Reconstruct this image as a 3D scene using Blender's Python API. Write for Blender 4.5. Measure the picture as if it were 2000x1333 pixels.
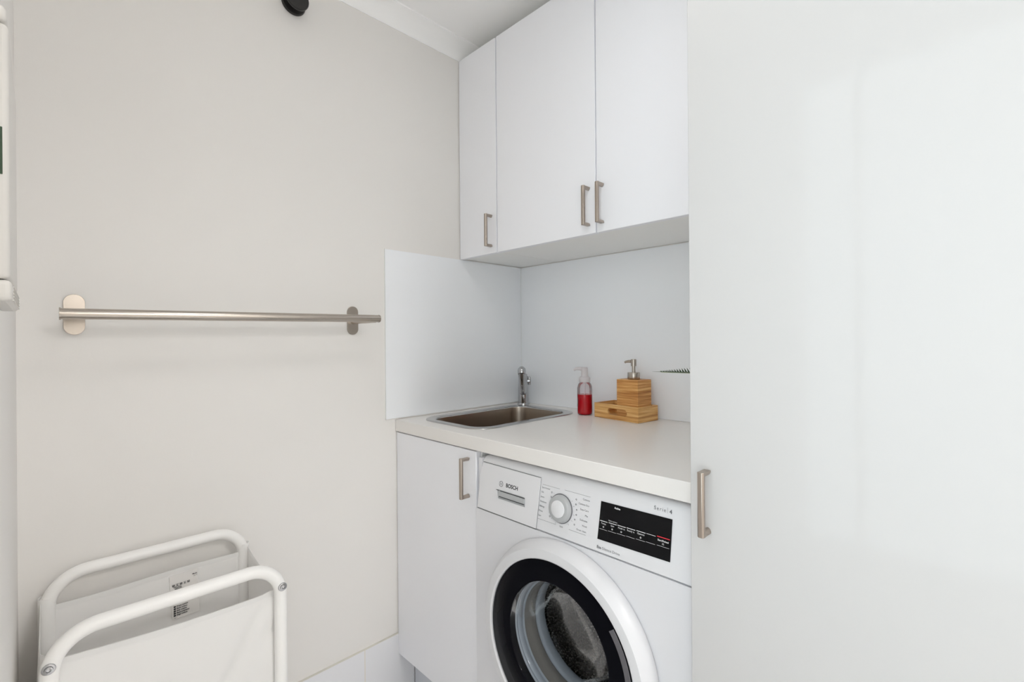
import bpy, bmesh, math, random
from mathutils import Vector, Matrix
random.seed(7)
PI = math.pi
for o in list(bpy.data.objects): bpy.data.objects.remove(o)
sc = bpy.context.scene
COL = sc.collection

# ------------------------------------------------------------------ camera
cam_d = bpy.data.cameras.new('camera'); cam = bpy.data.objects.new('camera', cam_d); COL.objects.link(cam)
cam_d.sensor_width = 36; cam_d.lens = 930.2 / 2000 * 36
cam_d.clip_start = 0.005; cam_d.clip_end = 60
cam_d.shift_y = -(666.5 - 663.6) / 2000
cam.matrix_world = (Matrix.Translation((1.3664, .033, 1.157)) @ Matrix.Rotation(math.radians(45.22), 4, 'Z')
                    @ Matrix.Rotation(PI/2, 4, 'X') @ Matrix.Rotation(math.radians(-0.428), 4, 'Z'))
sc.camera = cam

# ------------------------------------------------------------------ world, lights, exposure
w = bpy.data.worlds.new('sky'); sc.world = w; w.use_nodes = True
nt = w.node_tree; nt.nodes.clear()
bg = nt.nodes.new('ShaderNodeBackground'); out = nt.nodes.new('ShaderNodeOutputWorld')
bg.inputs['Color'].default_value = (.87, .945, 1, 1); bg.inputs['Strength'].default_value = 2.2
nt.links.new(bg.outputs[0], out.inputs[0])
pd = bpy.data.lights.new('daylight_portal', 'AREA'); pd.shape = 'RECTANGLE'; pd.size = 1.05; pd.size_y = 1.49
pd.cycles.is_portal = True
po = bpy.data.objects.new('daylight_portal', pd); COL.objects.link(po)
po.location = (1.43, -.11, 1.24); po.rotation_euler = (PI/2, 0, 0)   # faces +Y (into the room)
po.rotation_euler = (-PI/2, PI, 0)
def area(name, loc, rot, sx, sy, energy, col=(1, 1, 1)):
    d = bpy.data.lights.new(name, 'AREA'); d.shape = 'RECTANGLE'; d.size = sx; d.size_y = sy; d.energy = energy; d.color = col
    o = bpy.data.objects.new(name, d); COL.objects.link(o); o.location = loc; o.rotation_euler = rot; return o
area('ceiling_fill_light', (.92, .52, 2.1635), (0, 0, 0), .24, .24, 1.35, (1, .99, .98)).data.shape = 'DISK'  # added fill lamp, out of view, to flatten the shading
area('hall_fill_light', (2.85, .66, 2.17), (0, 0, 0), .5, .5, 22, (1, .99, .98))  # fill lamp added in the made-up hallway
sc.view_settings.view_transform = 'Standard'; sc.view_settings.look = 'None'
sc.view_settings.gamma = 1; sc.view_settings.use_curve_mapping = False
sc.view_settings.exposure = 0.42
sc.cycles.max_bounces = 24; sc.cycles.diffuse_bounces = 16; sc.cycles.glossy_bounces = 8; sc.cycles.transparent_max_bounces = 16

# ------------------------------------------------------------------ materials
def mat(name, col, rough=.5, metal=0., ior=1.45, bump=None, trans=0., coat=0., alpha=None, aniso=0., spec=None, sheen=0):
    m = bpy.data.materials.new(name); m.use_nodes = True
    p = m.node_tree.nodes['Principled BSDF']; I = p.inputs
    I['Base Color'].default_value = (*col, 1); I['Roughness'].default_value = rough
    I['Metallic'].default_value = metal; I['IOR'].default_value = ior
    I['Transmission Weight'].default_value = trans; I['Coat Weight'].default_value = coat
    I['Anisotropic'].default_value = aniso; I['Sheen Weight'].default_value = sheen
    if spec is not None: I['Specular IOR Level'].default_value = spec
    if bump:
        sc_, st, dist = bump
        n = m.node_tree.nodes.new('ShaderNodeTexNoise'); n.inputs['Scale'].default_value = sc_; n.inputs['Detail'].default_value = 4
        tc = m.node_tree.nodes.new('ShaderNodeTexCoord')
        b = m.node_tree.nodes.new('ShaderNodeBump'); b.inputs['Strength'].default_value = st; b.inputs['Distance'].default_value = dist
        m.node_tree.links.new(tc.outputs['Object'], n.inputs['Vector'])
        m.node_tree.links.new(n.outputs['Fac'], b.inputs['Height']); m.node_tree.links.new(b.outputs[0], I['Normal'])
    return m
def N(m, t, **k):
    n = m.node_tree.nodes.new(t)
    for a, b in k.items(): setattr(n, a, b)
    return n
def clearmat(name, tint, refl=.6, rough=.02, ior=1.5):
    # thin see-through sheet: tinted transparency with a fresnel reflection on top
    m = bpy.data.materials.new(name); m.use_nodes = True; t = m.node_tree; t.nodes.clear()
    o = N(m, 'ShaderNodeOutputMaterial'); mx = N(m, 'ShaderNodeMixShader'); tr = N(m, 'ShaderNodeBsdfTransparent'); g = N(m, 'ShaderNodeBsdfGlossy')
    f = N(m, 'ShaderNodeFresnel'); f.inputs['IOR'].default_value = ior
    tr.inputs[0].default_value = (*tint, 1); g.inputs['Roughness'].default_value = rough
    mm = N(m, 'ShaderNodeMath', operation='MULTIPLY'); mm.inputs[1].default_value = refl
    L = t.links.new
    L(f.outputs[0], mm.inputs[0]); L(mm.outputs[0], mx.inputs[0]); L(tr.outputs[0], mx.inputs[1]); L(g.outputs[0], mx.inputs[2]); L(mx.outputs[0], o.inputs[0])
    return m

M_wall = mat('wall_paint', (.785, .768, .745), .6, bump=(220, .08, .001))
M_ceil = mat('ceiling_paint', (.93, .925, .92), .8)
M_corn = mat('cornice_paint', (.93, .93, .925), .6)
M_white = mat('cabinet_white', (.88, .885, .92), .32, ior=1.4)
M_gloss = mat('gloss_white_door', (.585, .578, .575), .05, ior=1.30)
M_carc = mat('carcass_white', (.88, .88, .865), .5)
M_splash = mat('splashback_pale_blue', (.87, .89, .92), .16, ior=1.4)
M_silicone = mat('silicone_bead', (.80, .82, .82), .5)
M_top = mat('laminate_warm_white', (.83, .805, .78), .3, bump=(500, .05, .0005))
M_kick = mat('kickboard', (.66, .68, .73), .45)
M_steel = mat('brushed_steel', (.46, .41, .36), .3, 1.0, bump=(300, .04, .0005))
M_sinkrim = mat('sink_rim_steel', (.50, .49, .48), .2, 1.0)
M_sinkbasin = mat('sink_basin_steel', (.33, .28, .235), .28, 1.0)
M_handle = mat('satin_nickel', (.44, .38, .33), .34, 1.0)
M_rail = mat('satin_rail_steel', (.50, .45, .40), .26, 1.0)
M_chrome = mat('chrome', (.50, .50, .51), .07, 1.0)
M_black = mat('black_metal', (.022, .02, .019), .3)
M_wm = mat('washer_enamel', (.745, .745, .77), .25, ior=1.4)
M_wmp = mat('washer_plastic', (.75, .75, .77), .35, ior=1.4)
M_wmgrey = mat('washer_grey_plastic', (.44, .45, .46), .4)
M_ring = mat('door_ring_plastic', (.69, .69, .71), .28, ior=1.4)
M_dark = mat('gloss_black_trim', (.004, .004, .006), .04, ior=1.15, spec=.3)
M_disp = mat('display_black', (.004, .004, .005), .08, ior=1.3)
M_ink = mat('dark_print', (.04, .04, .045), .6)
M_ink_shade = mat('grey_print_and_shade', (.14, .14, .15), .6)
M_glow = mat('pale_print', (.75, .75, .75), .5)
M_red = mat('red_print', (.65, .03, .05), .5)
M_line = mat('shadow_gap', (.05, .05, .05), .8)
M_gasket = mat('grey_rubber', (.40, .42, .45), .4)
M_gasket2 = mat('dark_rubber', (.12, .12, .13), .5)
M_bowl = clearmat('bowl_glass', (.80, .83, .86), .28, .03)
M_tube = mat('white_powder_coat', (.88, .87, .855), .35)
M_grout = mat('grout', (.66, .64, .58), .8)
M_paper = mat('label_cloth', (.78, .76, .74), .7)
M_plastic = mat('off_white_plastic', (.62, .60, .57), .35)
M_green = mat('dark_green_plastic', (.03, .06, .03), .3)
M_frame = mat('window_white', (.8, .8, .8), .4)
M_fill_lamp = mat('fill_lamp_opal', (.8, .8, .78), .4)
M_pot = mat('white_ceramic', (.75, .75, .73), .3)
M_soil = mat('soil', (.05, .035, .02), .9, bump=(80, .5, .005))
M_pane = clearmat('window_glass', (.97, .98, .97), .5)
M_clear = clearmat('clear_plastic', (.93, .90, .91), .8, .05)
M_pump = mat('frosted_plastic', (.80, .76, .77), .35, trans=.35, ior=1.2)

# fabric: translucent cotton
M_fab = mat('cotton_fabric', (.93, .925, .92), .85, bump=(900, .15, .0006), sheen=.1)
M_fab.node_tree.nodes['Principled BSDF'].inputs['Subsurface Weight'].default_value = 0
def make_translucent(m, amt, col):
    t = m.node_tree; o = [n for n in t.nodes if n.type == 'OUTPUT_MATERIAL'][0]; p = t.nodes['Principled BSDF']
    tr = N(m, 'ShaderNodeBsdfTranslucent'); tr.inputs[0].default_value = (*col, 1)
    mx = N(m, 'ShaderNodeMixShader'); mx.inputs[0].default_value = amt
    t.links.new(p.outputs[0], mx.inputs[1]); t.links.new(tr.outputs[0], mx.inputs[2]); t.links.new(mx.outputs[0], o.inputs[0])
make_translucent(M_fab, .3, (.90, .89, .87))

# red liquid soap
M_liquid = mat('red_soap', (.80, .003, .02), .12, ior=1.36)
M_liquid.node_tree.nodes['Principled BSDF'].inputs['Transmission Weight'].default_value = .15

# bamboo: horizontal laminated grain
def bamboo(name, c1, c2, c3):
    m = mat(name, c1, .45, ior=1.4); t = m.node_tree; p = t.nodes['Principled BSDF']; L = t.links.new
    tc = N(m, 'ShaderNodeTexCoord'); mp = N(m, 'ShaderNodeMapping'); mp.inputs['Scale'].default_value = (9, 9, 260)
    n1 = N(m, 'ShaderNodeTexNoise'); n1.inputs['Scale'].default_value = 1.0; n1.inputs['Detail'].default_value = 5
    mp2 = N(m, 'ShaderNodeMapping'); mp2.inputs['Scale'].default_value = (3, 3, 90)
    n2 = N(m, 'ShaderNodeTexNoise'); n2.inputs['Scale'].default_value = 1.0
    cr = N(m, 'ShaderNodeValToRGB'); e = cr.color_ramp.elements
    e[0].position = .38; e[0].color = (*c2, 1); e[1].position = .62; e[1].color = (*c3, 1)
    k = e.new(.5); k.color = (*c1, 1)
    mx = N(m, 'ShaderNodeMath', operation='MULTIPLY_ADD'); mx.inputs[1].default_value = .5
    ml = N(m, 'ShaderNodeMath', operation='MULTIPLY'); ml.inputs[1].default_value = .5
    L(tc.outputs['Object'], mp.inputs[0]); L(tc.outputs['Object'], mp2.inputs[0]); L(mp.outputs[0], n1.inputs['Vector']); L(mp2.outputs[0], n2.inputs['Vector'])
    L(n2.outputs['Fac'], ml.inputs[0]); L(n1.outputs['Fac'], mx.inputs[0]); L(ml.outputs[0], mx.inputs[2]); L(mx.outputs[0], cr.inputs[0]); L(cr.outputs[0], p.inputs['Base Color'])
    return m
M_bam = bamboo('bamboo_dispenser', (.56, .26, .075), (.34, .125, .03), (.76, .45, .17))
M_bam2 = bamboo('bamboo_tray', (.66, .36, .12), (.42, .18, .05), (.82, .55, .25))

# tiles
def tilemat(name, col, grout, w_, h_, axis, off=0., offz=0.):
    m = mat(name, col, .35); t = m.node_tree; p = t.nodes['Principled BSDF']; L = t.links.new
    g = N(m, 'ShaderNodeNewGeometry'); s = N(m, 'ShaderNodeSeparateXYZ'); L(g.outputs['Position'], s.inputs[0])
    c = N(m, 'ShaderNodeCombineXYZ')
    a = N(m, 'ShaderNodeMath', operation='ADD'); a.inputs[1].default_value = off; L(s.outputs[axis[0]], a.inputs[0])
    b_ = N(m, 'ShaderNodeMath', operation='ADD'); b_.inputs[1].default_value = offz; L(s.outputs[axis[1]], b_.inputs[0])
    L(a.outputs[0], c.inputs[0]); L(b_.outputs[0], c.inputs[1])
    br = N(m, 'ShaderNodeTexBrick'); br.offset = 0; br.inputs['Scale'].default_value = 1; br.inputs['Brick Width'].default_value = w_
    br.inputs['Row Height'].default_value = h_; br.inputs['Mortar Size'].default_value = .0014; br.inputs['Mortar Smooth'].default_value = 0
    br.inputs['Color1'].default_value = (*col, 1); br.inputs['Color2'].default_value = (*[x*.97 for x in col], 1); br.inputs['Mortar'].default_value = (*grout, 1)
    L(c.outputs[0], br.inputs['Vector']); L(br.outputs['Color'], p.inputs['Base Color'])
    return m
M_floor = tilemat('floor_tile', (.76, .76, .765), (.5, .49, .47), .3, .3, (0, 1))

# drum: dark perforated steel with dimple glints painted in as bright dots
M_drum = mat('drum_steel', (.2, .19, .18), .35, .9)
def drum_nodes():
    m = M_drum; t = m.node_tree; p = t.nodes['Principled BSDF']; L = t.links.new
    tc = N(m, 'ShaderNodeTexCoord')
    v = N(m, 'ShaderNodeTexVoronoi'); v.inputs['Scale'].default_value = 150; v.inputs['Randomness'].default_value = .65
    L(tc.outputs['Object'], v.inputs['Vector'])
    cr = N(m, 'ShaderNodeValToRGB'); e = cr.color_ramp.elements
    e[0].position = .22; e[0].color = (1, .95, .88, 1); e[1].position = .44; e[1].color = (.035, .033, .03, 1)
    L(v.outputs['Distance'], cr.inputs[0])
    n = N(m, 'ShaderNodeTexNoise'); n.inputs['Scale'].default_value = 14; n.inputs['Detail'].default_value = 6
    mp = N(m, 'ShaderNodeMapping'); mp.inputs['Scale'].default_value = (3, 1, .5)
    L(tc.outputs['Object'], mp.inputs[0]); L(mp.outputs[0], n.inputs['Vector'])
    cr2 = N(m, 'ShaderNodeValToRGB'); e2 = cr2.color_ramp.elements
    e2[0].position = .36; e2[0].color = (.04, .04, .04, 1); e2[1].position = .66; e2[1].color = (1, 1, 1, 1)
    L(n.outputs['Fac'], cr2.inputs[0])
    mx = N(m, 'ShaderNodeMix'); mx.data_type = 'RGBA'; mx.blend_type = 'MULTIPLY'; mx.inputs[0].default_value = .8
    L(cr.outputs[0], mx.inputs[6]); L(cr2.outputs[0], mx.inputs[7]); L(mx.outputs[2], p.inputs['Base Color'])
    b = N(m, 'ShaderNodeBump'); b.inputs['Strength'].default_value = .8; b.inputs['Distance'].default_value = .003; b.invert = True
    L(v.outputs['Distance'], b.inputs['Height']); L(b.outputs[0], p.inputs['Normal'])
drum_nodes()

M_leaf = mat('leaf_dark_green', (.035, .075, .03), .4)
M_leafedge = mat('leaf_pale_edge', (.55, .62, .42), .5)

# ------------------------------------------------------------------ helpers
ORG = {}; XF = None
def thing(name, label, cat, loc, group=None):
    o = bpy.data.objects.new(name, None); COL.objects.link(o); o.location = loc; o.empty_display_size = .05
    o['label'] = label; o['category'] = cat
    if group: o['group'] = group
    ORG[o.name] = Vector(loc); return o
def finish(me, m, smooth=35):
    if m is not None and not me.materials: me.materials.append(m)
    if smooth:
        me.shade_smooth(); me.set_sharp_from_angle(angle=math.radians(smooth))
def obj(name, bm, m, parent=None, bevel=0, seg=2, smooth=35, label=None, loc=None, recalc=True):
    """bm holds WORLD coordinates; the mesh is stored relative to its thing's base."""
    if XF is not None: bm.transform(XF)
    if recalc: bmesh.ops.recalc_face_normals(bm, faces=bm.faces)
    me = bpy.data.meshes.new(name); bm.to_mesh(me); bm.free()
    o = bpy.data.objects.new(name, me); COL.objects.link(o)
    if parent is not None:
        og = ORG[parent.name]; me.transform(Matrix.Translation(-og)); o.parent = parent; ORG[o.name] = og
    else:
        c = Vector(loc) if loc else Vector((0, 0, 0)); me.transform(Matrix.Translation(-c)); o.location = c; ORG[o.name] = c
    finish(me, m, smooth)
    if bevel:
        b = o.modifiers.new('bevel', 'BEVEL'); b.width = bevel; b.segments = seg; b.limit_method = 'ANGLE'; b.angle_limit = math.radians(40)
    if label: o['label'] = label
    return o
def tag(o, label, cat, group=None):
    o['label'] = label; o['category'] = cat
    if group: o['group'] = group
    return o
def struct(o): o['kind'] = 'structure'; return o
def B(): return bmesh.new()
def box(bm, x0, x1, y0, y1, z0, z1):
    vs = [bm.verts.new(p) for p in ((x0,y0,z0),(x1,y0,z0),(x1,y1,z0),(x0,y1,z0),(x0,y0,z1),(x1,y0,z1),(x1,y1,z1),(x0,y1,z1))]
    for f in ((0,3,2,1),(4,5,6,7),(0,1,5,4),(1,2,6,5),(2,3,7,6),(3,0,4,7)): bm.faces.new([vs[i] for i in f])
    return vs
def bx(*a): bm = B(); box(bm, *a); return bm
def frame_of(d):
    d = Vector(d).normalized(); a = Vector((0, 0, 1)) if abs(d.z) < .9 else Vector((1, 0, 0))
    u = d.cross(a).normalized(); return d, u, d.cross(u).normalized()
def lathe(bm, origin, axis, prof, n=32, cap0=True, cap1=True):
    """prof = [(radius, distance along axis)]"""
    d, u, v = frame_of(axis); O = Vector(origin); rings = []
    for r, h in prof:
        if r < 1e-6: rings.append([bm.verts.new(O + d*h)])
        else: rings.append([bm.verts.new(O + d*h + (u*math.cos(2*PI*i/n) + v*math.sin(2*PI*i/n))*r) for i in range(n)])
    for a, b in zip(rings, rings[1:]):
        for i in range(n):
            j = (i+1) % n
            if len(a) == 1 and len(b) == 1: continue
            if len(a) == 1: bm.faces.new((a[0], b[i], b[j]))
            elif len(b) == 1: bm.faces.new((a[i], a[j], b[0]))
            else: bm.faces.new((a[i], a[j], b[j], b[i]))
    if cap0 and len(rings[0]) > 1: bm.faces.new(rings[0])
    if cap1 and len(rings[-1]) > 1: bm.faces.new(rings[-1])
def tube(bm, pts, r, n=14, closed=False, caps=True, flat=None):
    """sweep a circle (or ellipse) along a polyline; r number or list"""
    P = [Vector(p) for p in pts]; k = len(P); R = r if isinstance(r, (list, tuple)) else [r]*k
    tang = []
    for i in range(k):
        if closed: t = P[(i+1) % k] - P[i-1]
        else: t = (P[min(i+1, k-1)] - P[max(i-1, 0)])
        tang.append(t.normalized())
    _, u, _ = frame_of(tang[0]); rings = []
    for i in range(k):
        t = tang[i]; u = (u - t*u.dot(t)).normalized(); v = t.cross(u)
        rings.append([bm.verts.new(P[i] + (u*math.cos(2*PI*j/n) + v*math.sin(2*PI*j/n))*R[i]) for j in range(n)])
    for i in range(k if closed else k-1):
        a, b = rings[i], rings[(i+1) % k]
        for j in range(n): bm.faces.new((a[j], a[(j+1) % n], b[(j+1) % n], b[j]))
    if caps and not closed: bm.faces.new(rings[0]); bm.faces.new(rings[-1])
def arc(cx, cy, r, a0, a1, n=8): return [(cx + r*math.cos(math.radians(a0 + (a1-a0)*i/n)), cy + r*math.sin(math.radians(a0 + (a1-a0)*i/n))) for i in range(n+1)]
def rrect(x0, x1, y0, y1, r, n=8):
    return arc(x1-r, y1-r, r, 0, 90, n) + arc(x0+r, y1-r, r, 90, 180, n) + arc(x0+r, y0+r, r, 180, 270, n) + arc(x1-r, y0+r, r, 270, 360, n)
def circ(cx, cy, r, n=64): return [(cx + r*math.cos(2*PI*i/n), cy + r*math.sin(2*PI*i/n)) for i in range(n)]
def sheet(bm, loops, place, t):
    """flat plate with holes: loops in 2-D (first = outline), place(a, b, h) -> world point, h from 0 to t"""
    cu = bpy.data.curves.new('tmp', 'CURVE'); cu.dimensions = '2D'; cu.fill_mode = 'BOTH'
    for lp in loops:
        s = cu.splines.new('POLY'); s.points.add(len(lp)-1)
        for p, q in zip(s.points, lp): p.co = (q[0], q[1], 0, 1)
        s.use_cyclic_u = True
    cu.extrude = .5
    o = bpy.data.objects.new('tmp', cu); COL.objects.link(o)
    me = bpy.data.meshes.new_from_object(o.evaluated_get(bpy.context.evaluated_depsgraph_get()))
    for v in me.vertices: v.co = Vector(place(v.co.x, v.co.y, (v.co.z + .5)*t))
    b2 = bmesh.new(); b2.from_mesh(me); bmesh.ops.remove_doubles(b2, verts=b2.verts, dist=1e-5)
    b2.to_mesh(me); b2.free(); bm.from_mesh(me)
    bpy.data.objects.remove(o); bpy.data.curves.remove(cu); bpy.data.meshes.remove(me)
def text(bm, s, size, o, xd, yd, align='LEFT', bold=0., shear=0., space=1., lift=.0):
    cu = bpy.data.curves.new('tmp', 'FONT'); cu.body = s; cu.size = size; cu.align_x = align; cu.offset = bold; cu.shear = shear
    cu.space_character = space; cu.resolution_u = 3
    ob = bpy.data.objects.new('tmp', cu); COL.objects.link(ob)
    me = bpy.data.meshes.new_from_object(ob.evaluated_get(bpy.context.evaluated_depsgraph_get()))
    X = Vector(xd).normalized(); Y = Vector(yd).normalized(); Z = X.cross(Y); O = Vector(o)
    for v in me.vertices: v.co = O + X*v.co.x + Y*v.co.y + Z*lift
    bm.from_mesh(me); bpy.data.objects.remove(ob); bpy.data.curves.remove(cu); bpy.data.meshes.remove(me)
XZ = lambda y: (lambda a, b, h: (a, y + h, b))     # plate in the XZ plane, thickness towards +Y
XY = lambda z: (lambda a, b, h: (a, b, z + h))
YZ = lambda x: (lambda a, b, h: (x + h, a, b))

YB = 1.4433; XR = 2.25; ZC = 2.229
# ------------------------------------------------------------------ room shell
struct(obj('floor', bx(-.1, 3.45, -.3, 1.7, -.1, 0), M_floor, smooth=0))
struct(obj('ceiling', bx(-.1, 3.45, -.3, 1.7, ZC, ZC+.1), M_ceil, smooth=0))
struct(obj('wall_left', bx(-.1, 0, 0, YB, 0, ZC), M_wall, smooth=0))
struct(obj('wall_back', bx(-.1, XR+.1, YB, YB+.2567, 0, ZC), M_wall, smooth=0))
bm = B(); sheet(bm, [[(0, 0), (YB, 0), (YB, ZC), (0, ZC)], [(.06, .001), (1.26, .001), (1.26, 2.05), (.06, 2.05)]], YZ(XR), .1)  # doorway opening added out of view to let fill light through
struct(obj('wall_right', bm, M_wall, smooth=0))
# unseen hallway added beyond the doorway to send in fill light
struct(obj('wall_added_hall_end', bx(3.35, 3.45, -.3, 1.7, 0, ZC), M_wall, smooth=0))
struct(obj('wall_added_hall_front', bx(XR+.1, 3.35, -.3, -.2, 0, ZC), M_wall, smooth=0))
struct(obj('wall_added_hall_back', bx(XR+.1, 3.35, 1.6, 1.7, 0, ZC), M_wall, smooth=0))
struct(obj('wall_added_hall_side', bx(XR, XR+.1, -.3, 0, 0, ZC), M_wall, smooth=0))
WX0, WX1, WZ0, WZ1 = .905, 1.955, .495, 1.985
bm = B(); sheet(bm, [[(-.1, 0), (XR+.1, 0), (XR+.1, ZC), (-.1, ZC)], [(WX0, WZ0), (WX1, WZ0), (WX1, WZ1), (WX0, WZ1)]], XZ(-.12), .12)
struct(obj('wall_front', bm, M_wall, smooth=0))
# window in the front wall
bm = B()
o_ = lambda a, b, c, d: [(a, c), (b, c), (b, d), (a, d)]
sheet(bm, [o_(WX0, WX1, WZ0, WZ1), o_(WX0+.05, 1.085, WZ0+.05, WZ1-.05), o_(1.105, WX1-.05, WZ0+.05, WZ1-.05)], XZ(-.105), .05)
win = struct(obj('window_1', bm, M_frame, bevel=.003, smooth=0))
obj('pane', bx(WX0+.04, WX1-.04, -.084, -.080, WZ0+.04, WZ1-.04), M_pane, win, smooth=0)
# skirting tiles along the left wall
M_skirt = tilemat('skirting_tile', (.78, .785, .81), (.74, .70, .62), .3, .4, (1, 2), .3*3-.737, .15)
struct(obj('baseboard_left', bx(0, .006, 0, .9145, 0, .2055), M_skirt, bevel=.001))
obj2 = struct(obj('trim_1', bx(0, .0064, 0, .8540, .2055, .2078), M_grout, smooth=0))
# cornice (cove moulding) along the left wall and the front wall
prof = [(0, 2.173), (.003, 2.173), (.004, 2.179)] + [(.046 - .040*math.cos(math.radians(a)), 2.181 + .040*math.sin(math.radians(a))) for a in (8, 25, 45, 65, 82)] + [(.0505, 2.2235), (.0505, ZC), (0, ZC)]
def cornice(name, prof, a, b, place):
    bm = B(); A = [bm.verts.new(place(p, a)) for p in prof]; Bv = [bm.verts.new(place(p, b)) for p in prof]
    n = len(prof)
    for i in range(n): bm.faces.new((A[i], A[(i+1) % n], Bv[(i+1) % n], Bv[i]))
    bm.faces.new(A); bm.faces.new(Bv); return struct(obj(name, bm, M_corn, smooth=50))
cornice('trim_2', prof, 0, YB, lambda p, t: (p[0], t, p[1]))
cornice('trim_3', prof, .0, XR, lambda p, t: (t, p[0], p[1]))

# ------------------------------------------------------------------ door handle
def handle(parent, cx, yf, z0, z1):
    """satin D handle: flat bar on two rounded posts, standing off the door face at y = yf"""
    bm = B(); hw = .0056
    # bar with slightly rounded front
    pr = [(-hw, 0), (-hw, -.005), (-hw*.55, -.0078), (hw*.55, -.0078), (hw, -.005), (hw, 0)]
    a = [bm.verts.new((cx+x, yf-.0225+y, z0)) for x, y in pr]; b = [bm.verts.new((cx+x, yf-.0225+y, z1)) for x, y in pr]
    for i in range(6): bm.faces.new((a[i], a[(i+1) % 6], b[(i+1) % 6], b[i]))
    bm.faces.new(a); bm.faces.new(b)
    for zc, s in ((z0, 1), (z1, -1)):
        # post: half round section, flat on the outer side
        q = [(hw*math.cos(t), s*(.0005 + .0085*math.sin(t))) for t in [PI*i/8 for i in range(9)]]
        A = [bm.verts.new((cx+x, yf-.0232, zc+z)) for x, z in q]; Bq = [bm.verts.new((cx+x*1.08, yf, zc+z*1.08)) for x, z in q]
        n = len(q)
        for i in range(n): bm.faces.new((A[i], A[(i+1) % n], Bq[(i+1) % n], Bq[i]))
        bm.faces.new(A); bm.faces.new(Bq)
    return obj('handle', bm, M_handle, parent, bevel=.0008, label='satin nickel handle')

# ------------------------------------------------------------------ wall cabinets
ZU0, ZU1, YU = 1.4497, 2.1717, 1.1226
def carcass(bm, x0, x1, y0, y1, z0, z1, t=.016):
    box(bm, x0, x0+t, y0, y1, z0, z1); box(bm, x1-t, x1, y0, y1, z0, z1)
    box(bm, x0+t, x1-t, y0, y1, z0, z0+t); box(bm, x0+t, x1-t, y0, y1, z1-t, z1); box(bm, x0+t, x1-t, y1-.008, y1, z0+t, z1-t)
def wall_cab(x0, x1, label, doors):
    t = thing('wall_cabinet', label, 'cabinet', ((x0+x1)/2, YB, ZU0), 'white wall cabinets above the worktop')
    bm = B(); carcass(bm, x0+.0006, x1-.0006, YU+.019, YB-.001, ZU0+.003, ZU1-.003); obj('carcass', bm, M_carc, t, smooth=0)
    for a, b, hx in doors:
        d = obj('door', bx(a, b, YU, YU+.018, ZU0, ZU1), M_white, t, bevel=.0015)
        handle(d, hx, YU, 1.471, 1.580)
    return t
wall_cab(.0025, .1995, 'narrow single-door white wall cabinet beside the painted wall', [(.0035, .1975, .1728)])
wall_cab(.2005, 1.0005, 'wide two-door white wall cabinet above the soap and bamboo tray', [(.2020, .5990, .5755), (.6022, .9985, .6215)])

# ------------------------------------------------------------------ base cabinet
YD = .8555
t = thing('base_cabinet', 'white single-door base cabinet under the sink, left of the washing machine', 'cabinet', (.2, 1.1, 0))
bm = B(); box(bm, .0075, .0235, YD+.0185, YB-.012, .1415, .8610); box(bm, .386, .402, YD+.0185, YB-.012, .1415, .8610); box(bm, .0235, .386, YD+.0185, YB-.012, .1415, .1575); box(bm, .0235, .386, YB-.020, YB-.012, .1575, .8610); box(bm, .0235, .386, YD+.0185, YD+.0345, .780, .8610)
obj('carcass', bm, M_carc, t, smooth=0)
d = obj('door', bx(.0030, .3985, YD, YD+.018, .1410, .8590), M_white, t, bevel=.0015)
handle(d, .3665, YD, .731, .8395)
obj('kickboard', bx(.0085, .402, .9150, .931, .0, .1405), M_kick, t, smooth=0)

# ------------------------------------------------------------------ tall cabinet
YT = .8252
t = thing('tall_cabinet', 'tall glossy white cabinet filling the right side of the view', 'cabinet', (1.31, 1.13, 0))
bm = B(); carcass(bm, 1.0015, 1.6005, YT+.020, YB-.002, .10, ZC-.012); obj('carcass', bm, M_carc, t, smooth=0)
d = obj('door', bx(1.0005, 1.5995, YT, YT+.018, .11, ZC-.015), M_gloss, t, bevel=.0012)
handle(d, 1.0300, YT, .831, .9375)
obj('kickboard', bx(1.0015, 1.6005, YT+.06, YT+.076, 0, .0995), M_kick, t, smooth=0)

# ------------------------------------------------------------------ worktop
ZT, YC = .900, .852
SX0, SX1, SY0, SY1 = .045, .355, .905, 1.376
bm = B()
sheet(bm, [[(.0005, YC), (.9995, YC), (.9995, YB-.0005), (.0005, YB-.0005)], rrect(SX0+.014, SX1-.014, SY0+.014, SY1-.014, .06)], XY(.8626), ZT-.8626)
tag(obj('worktop', bm, M_top, bevel=.0018, smooth=30), 'warm white laminate worktop running over the washing machine and base cabinet', 'worktop')
# shadow-gap free: silicone bead where worktop meets splashback is part of the splashback

# ------------------------------------------------------------------ splashbacks
s = obj('splashback_panel', bx(.0004, .0042, .8175, YB-.0005, .9045, ZU0-.0005), M_splash, smooth=0, loc=(0, 1.13, .9)); 
tag(s, 'pale blue-grey splashback panel on the left wall beside the sink', 'splashback')
obj('edge_trim', bx(.0002, .0045, .8163, .8175, .9045, ZU0+.001), M_silicone, s, smooth=0)
s = obj('splashback_panel', bx(.0048, .9995, YB-.0042, YB-.0004, .9005, ZU0-.0005), M_splash, smooth=0, loc=(.5, YB, .9))
tag(s, 'pale blue-grey splashback panel on the back wall behind the soap bottle', 'splashback')
obj('silicone_bead', bx(.0042, .0062, YB-.0056, YB-.0042, .9005, ZU0-.002), M_silicone, s, smooth=0)

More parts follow.
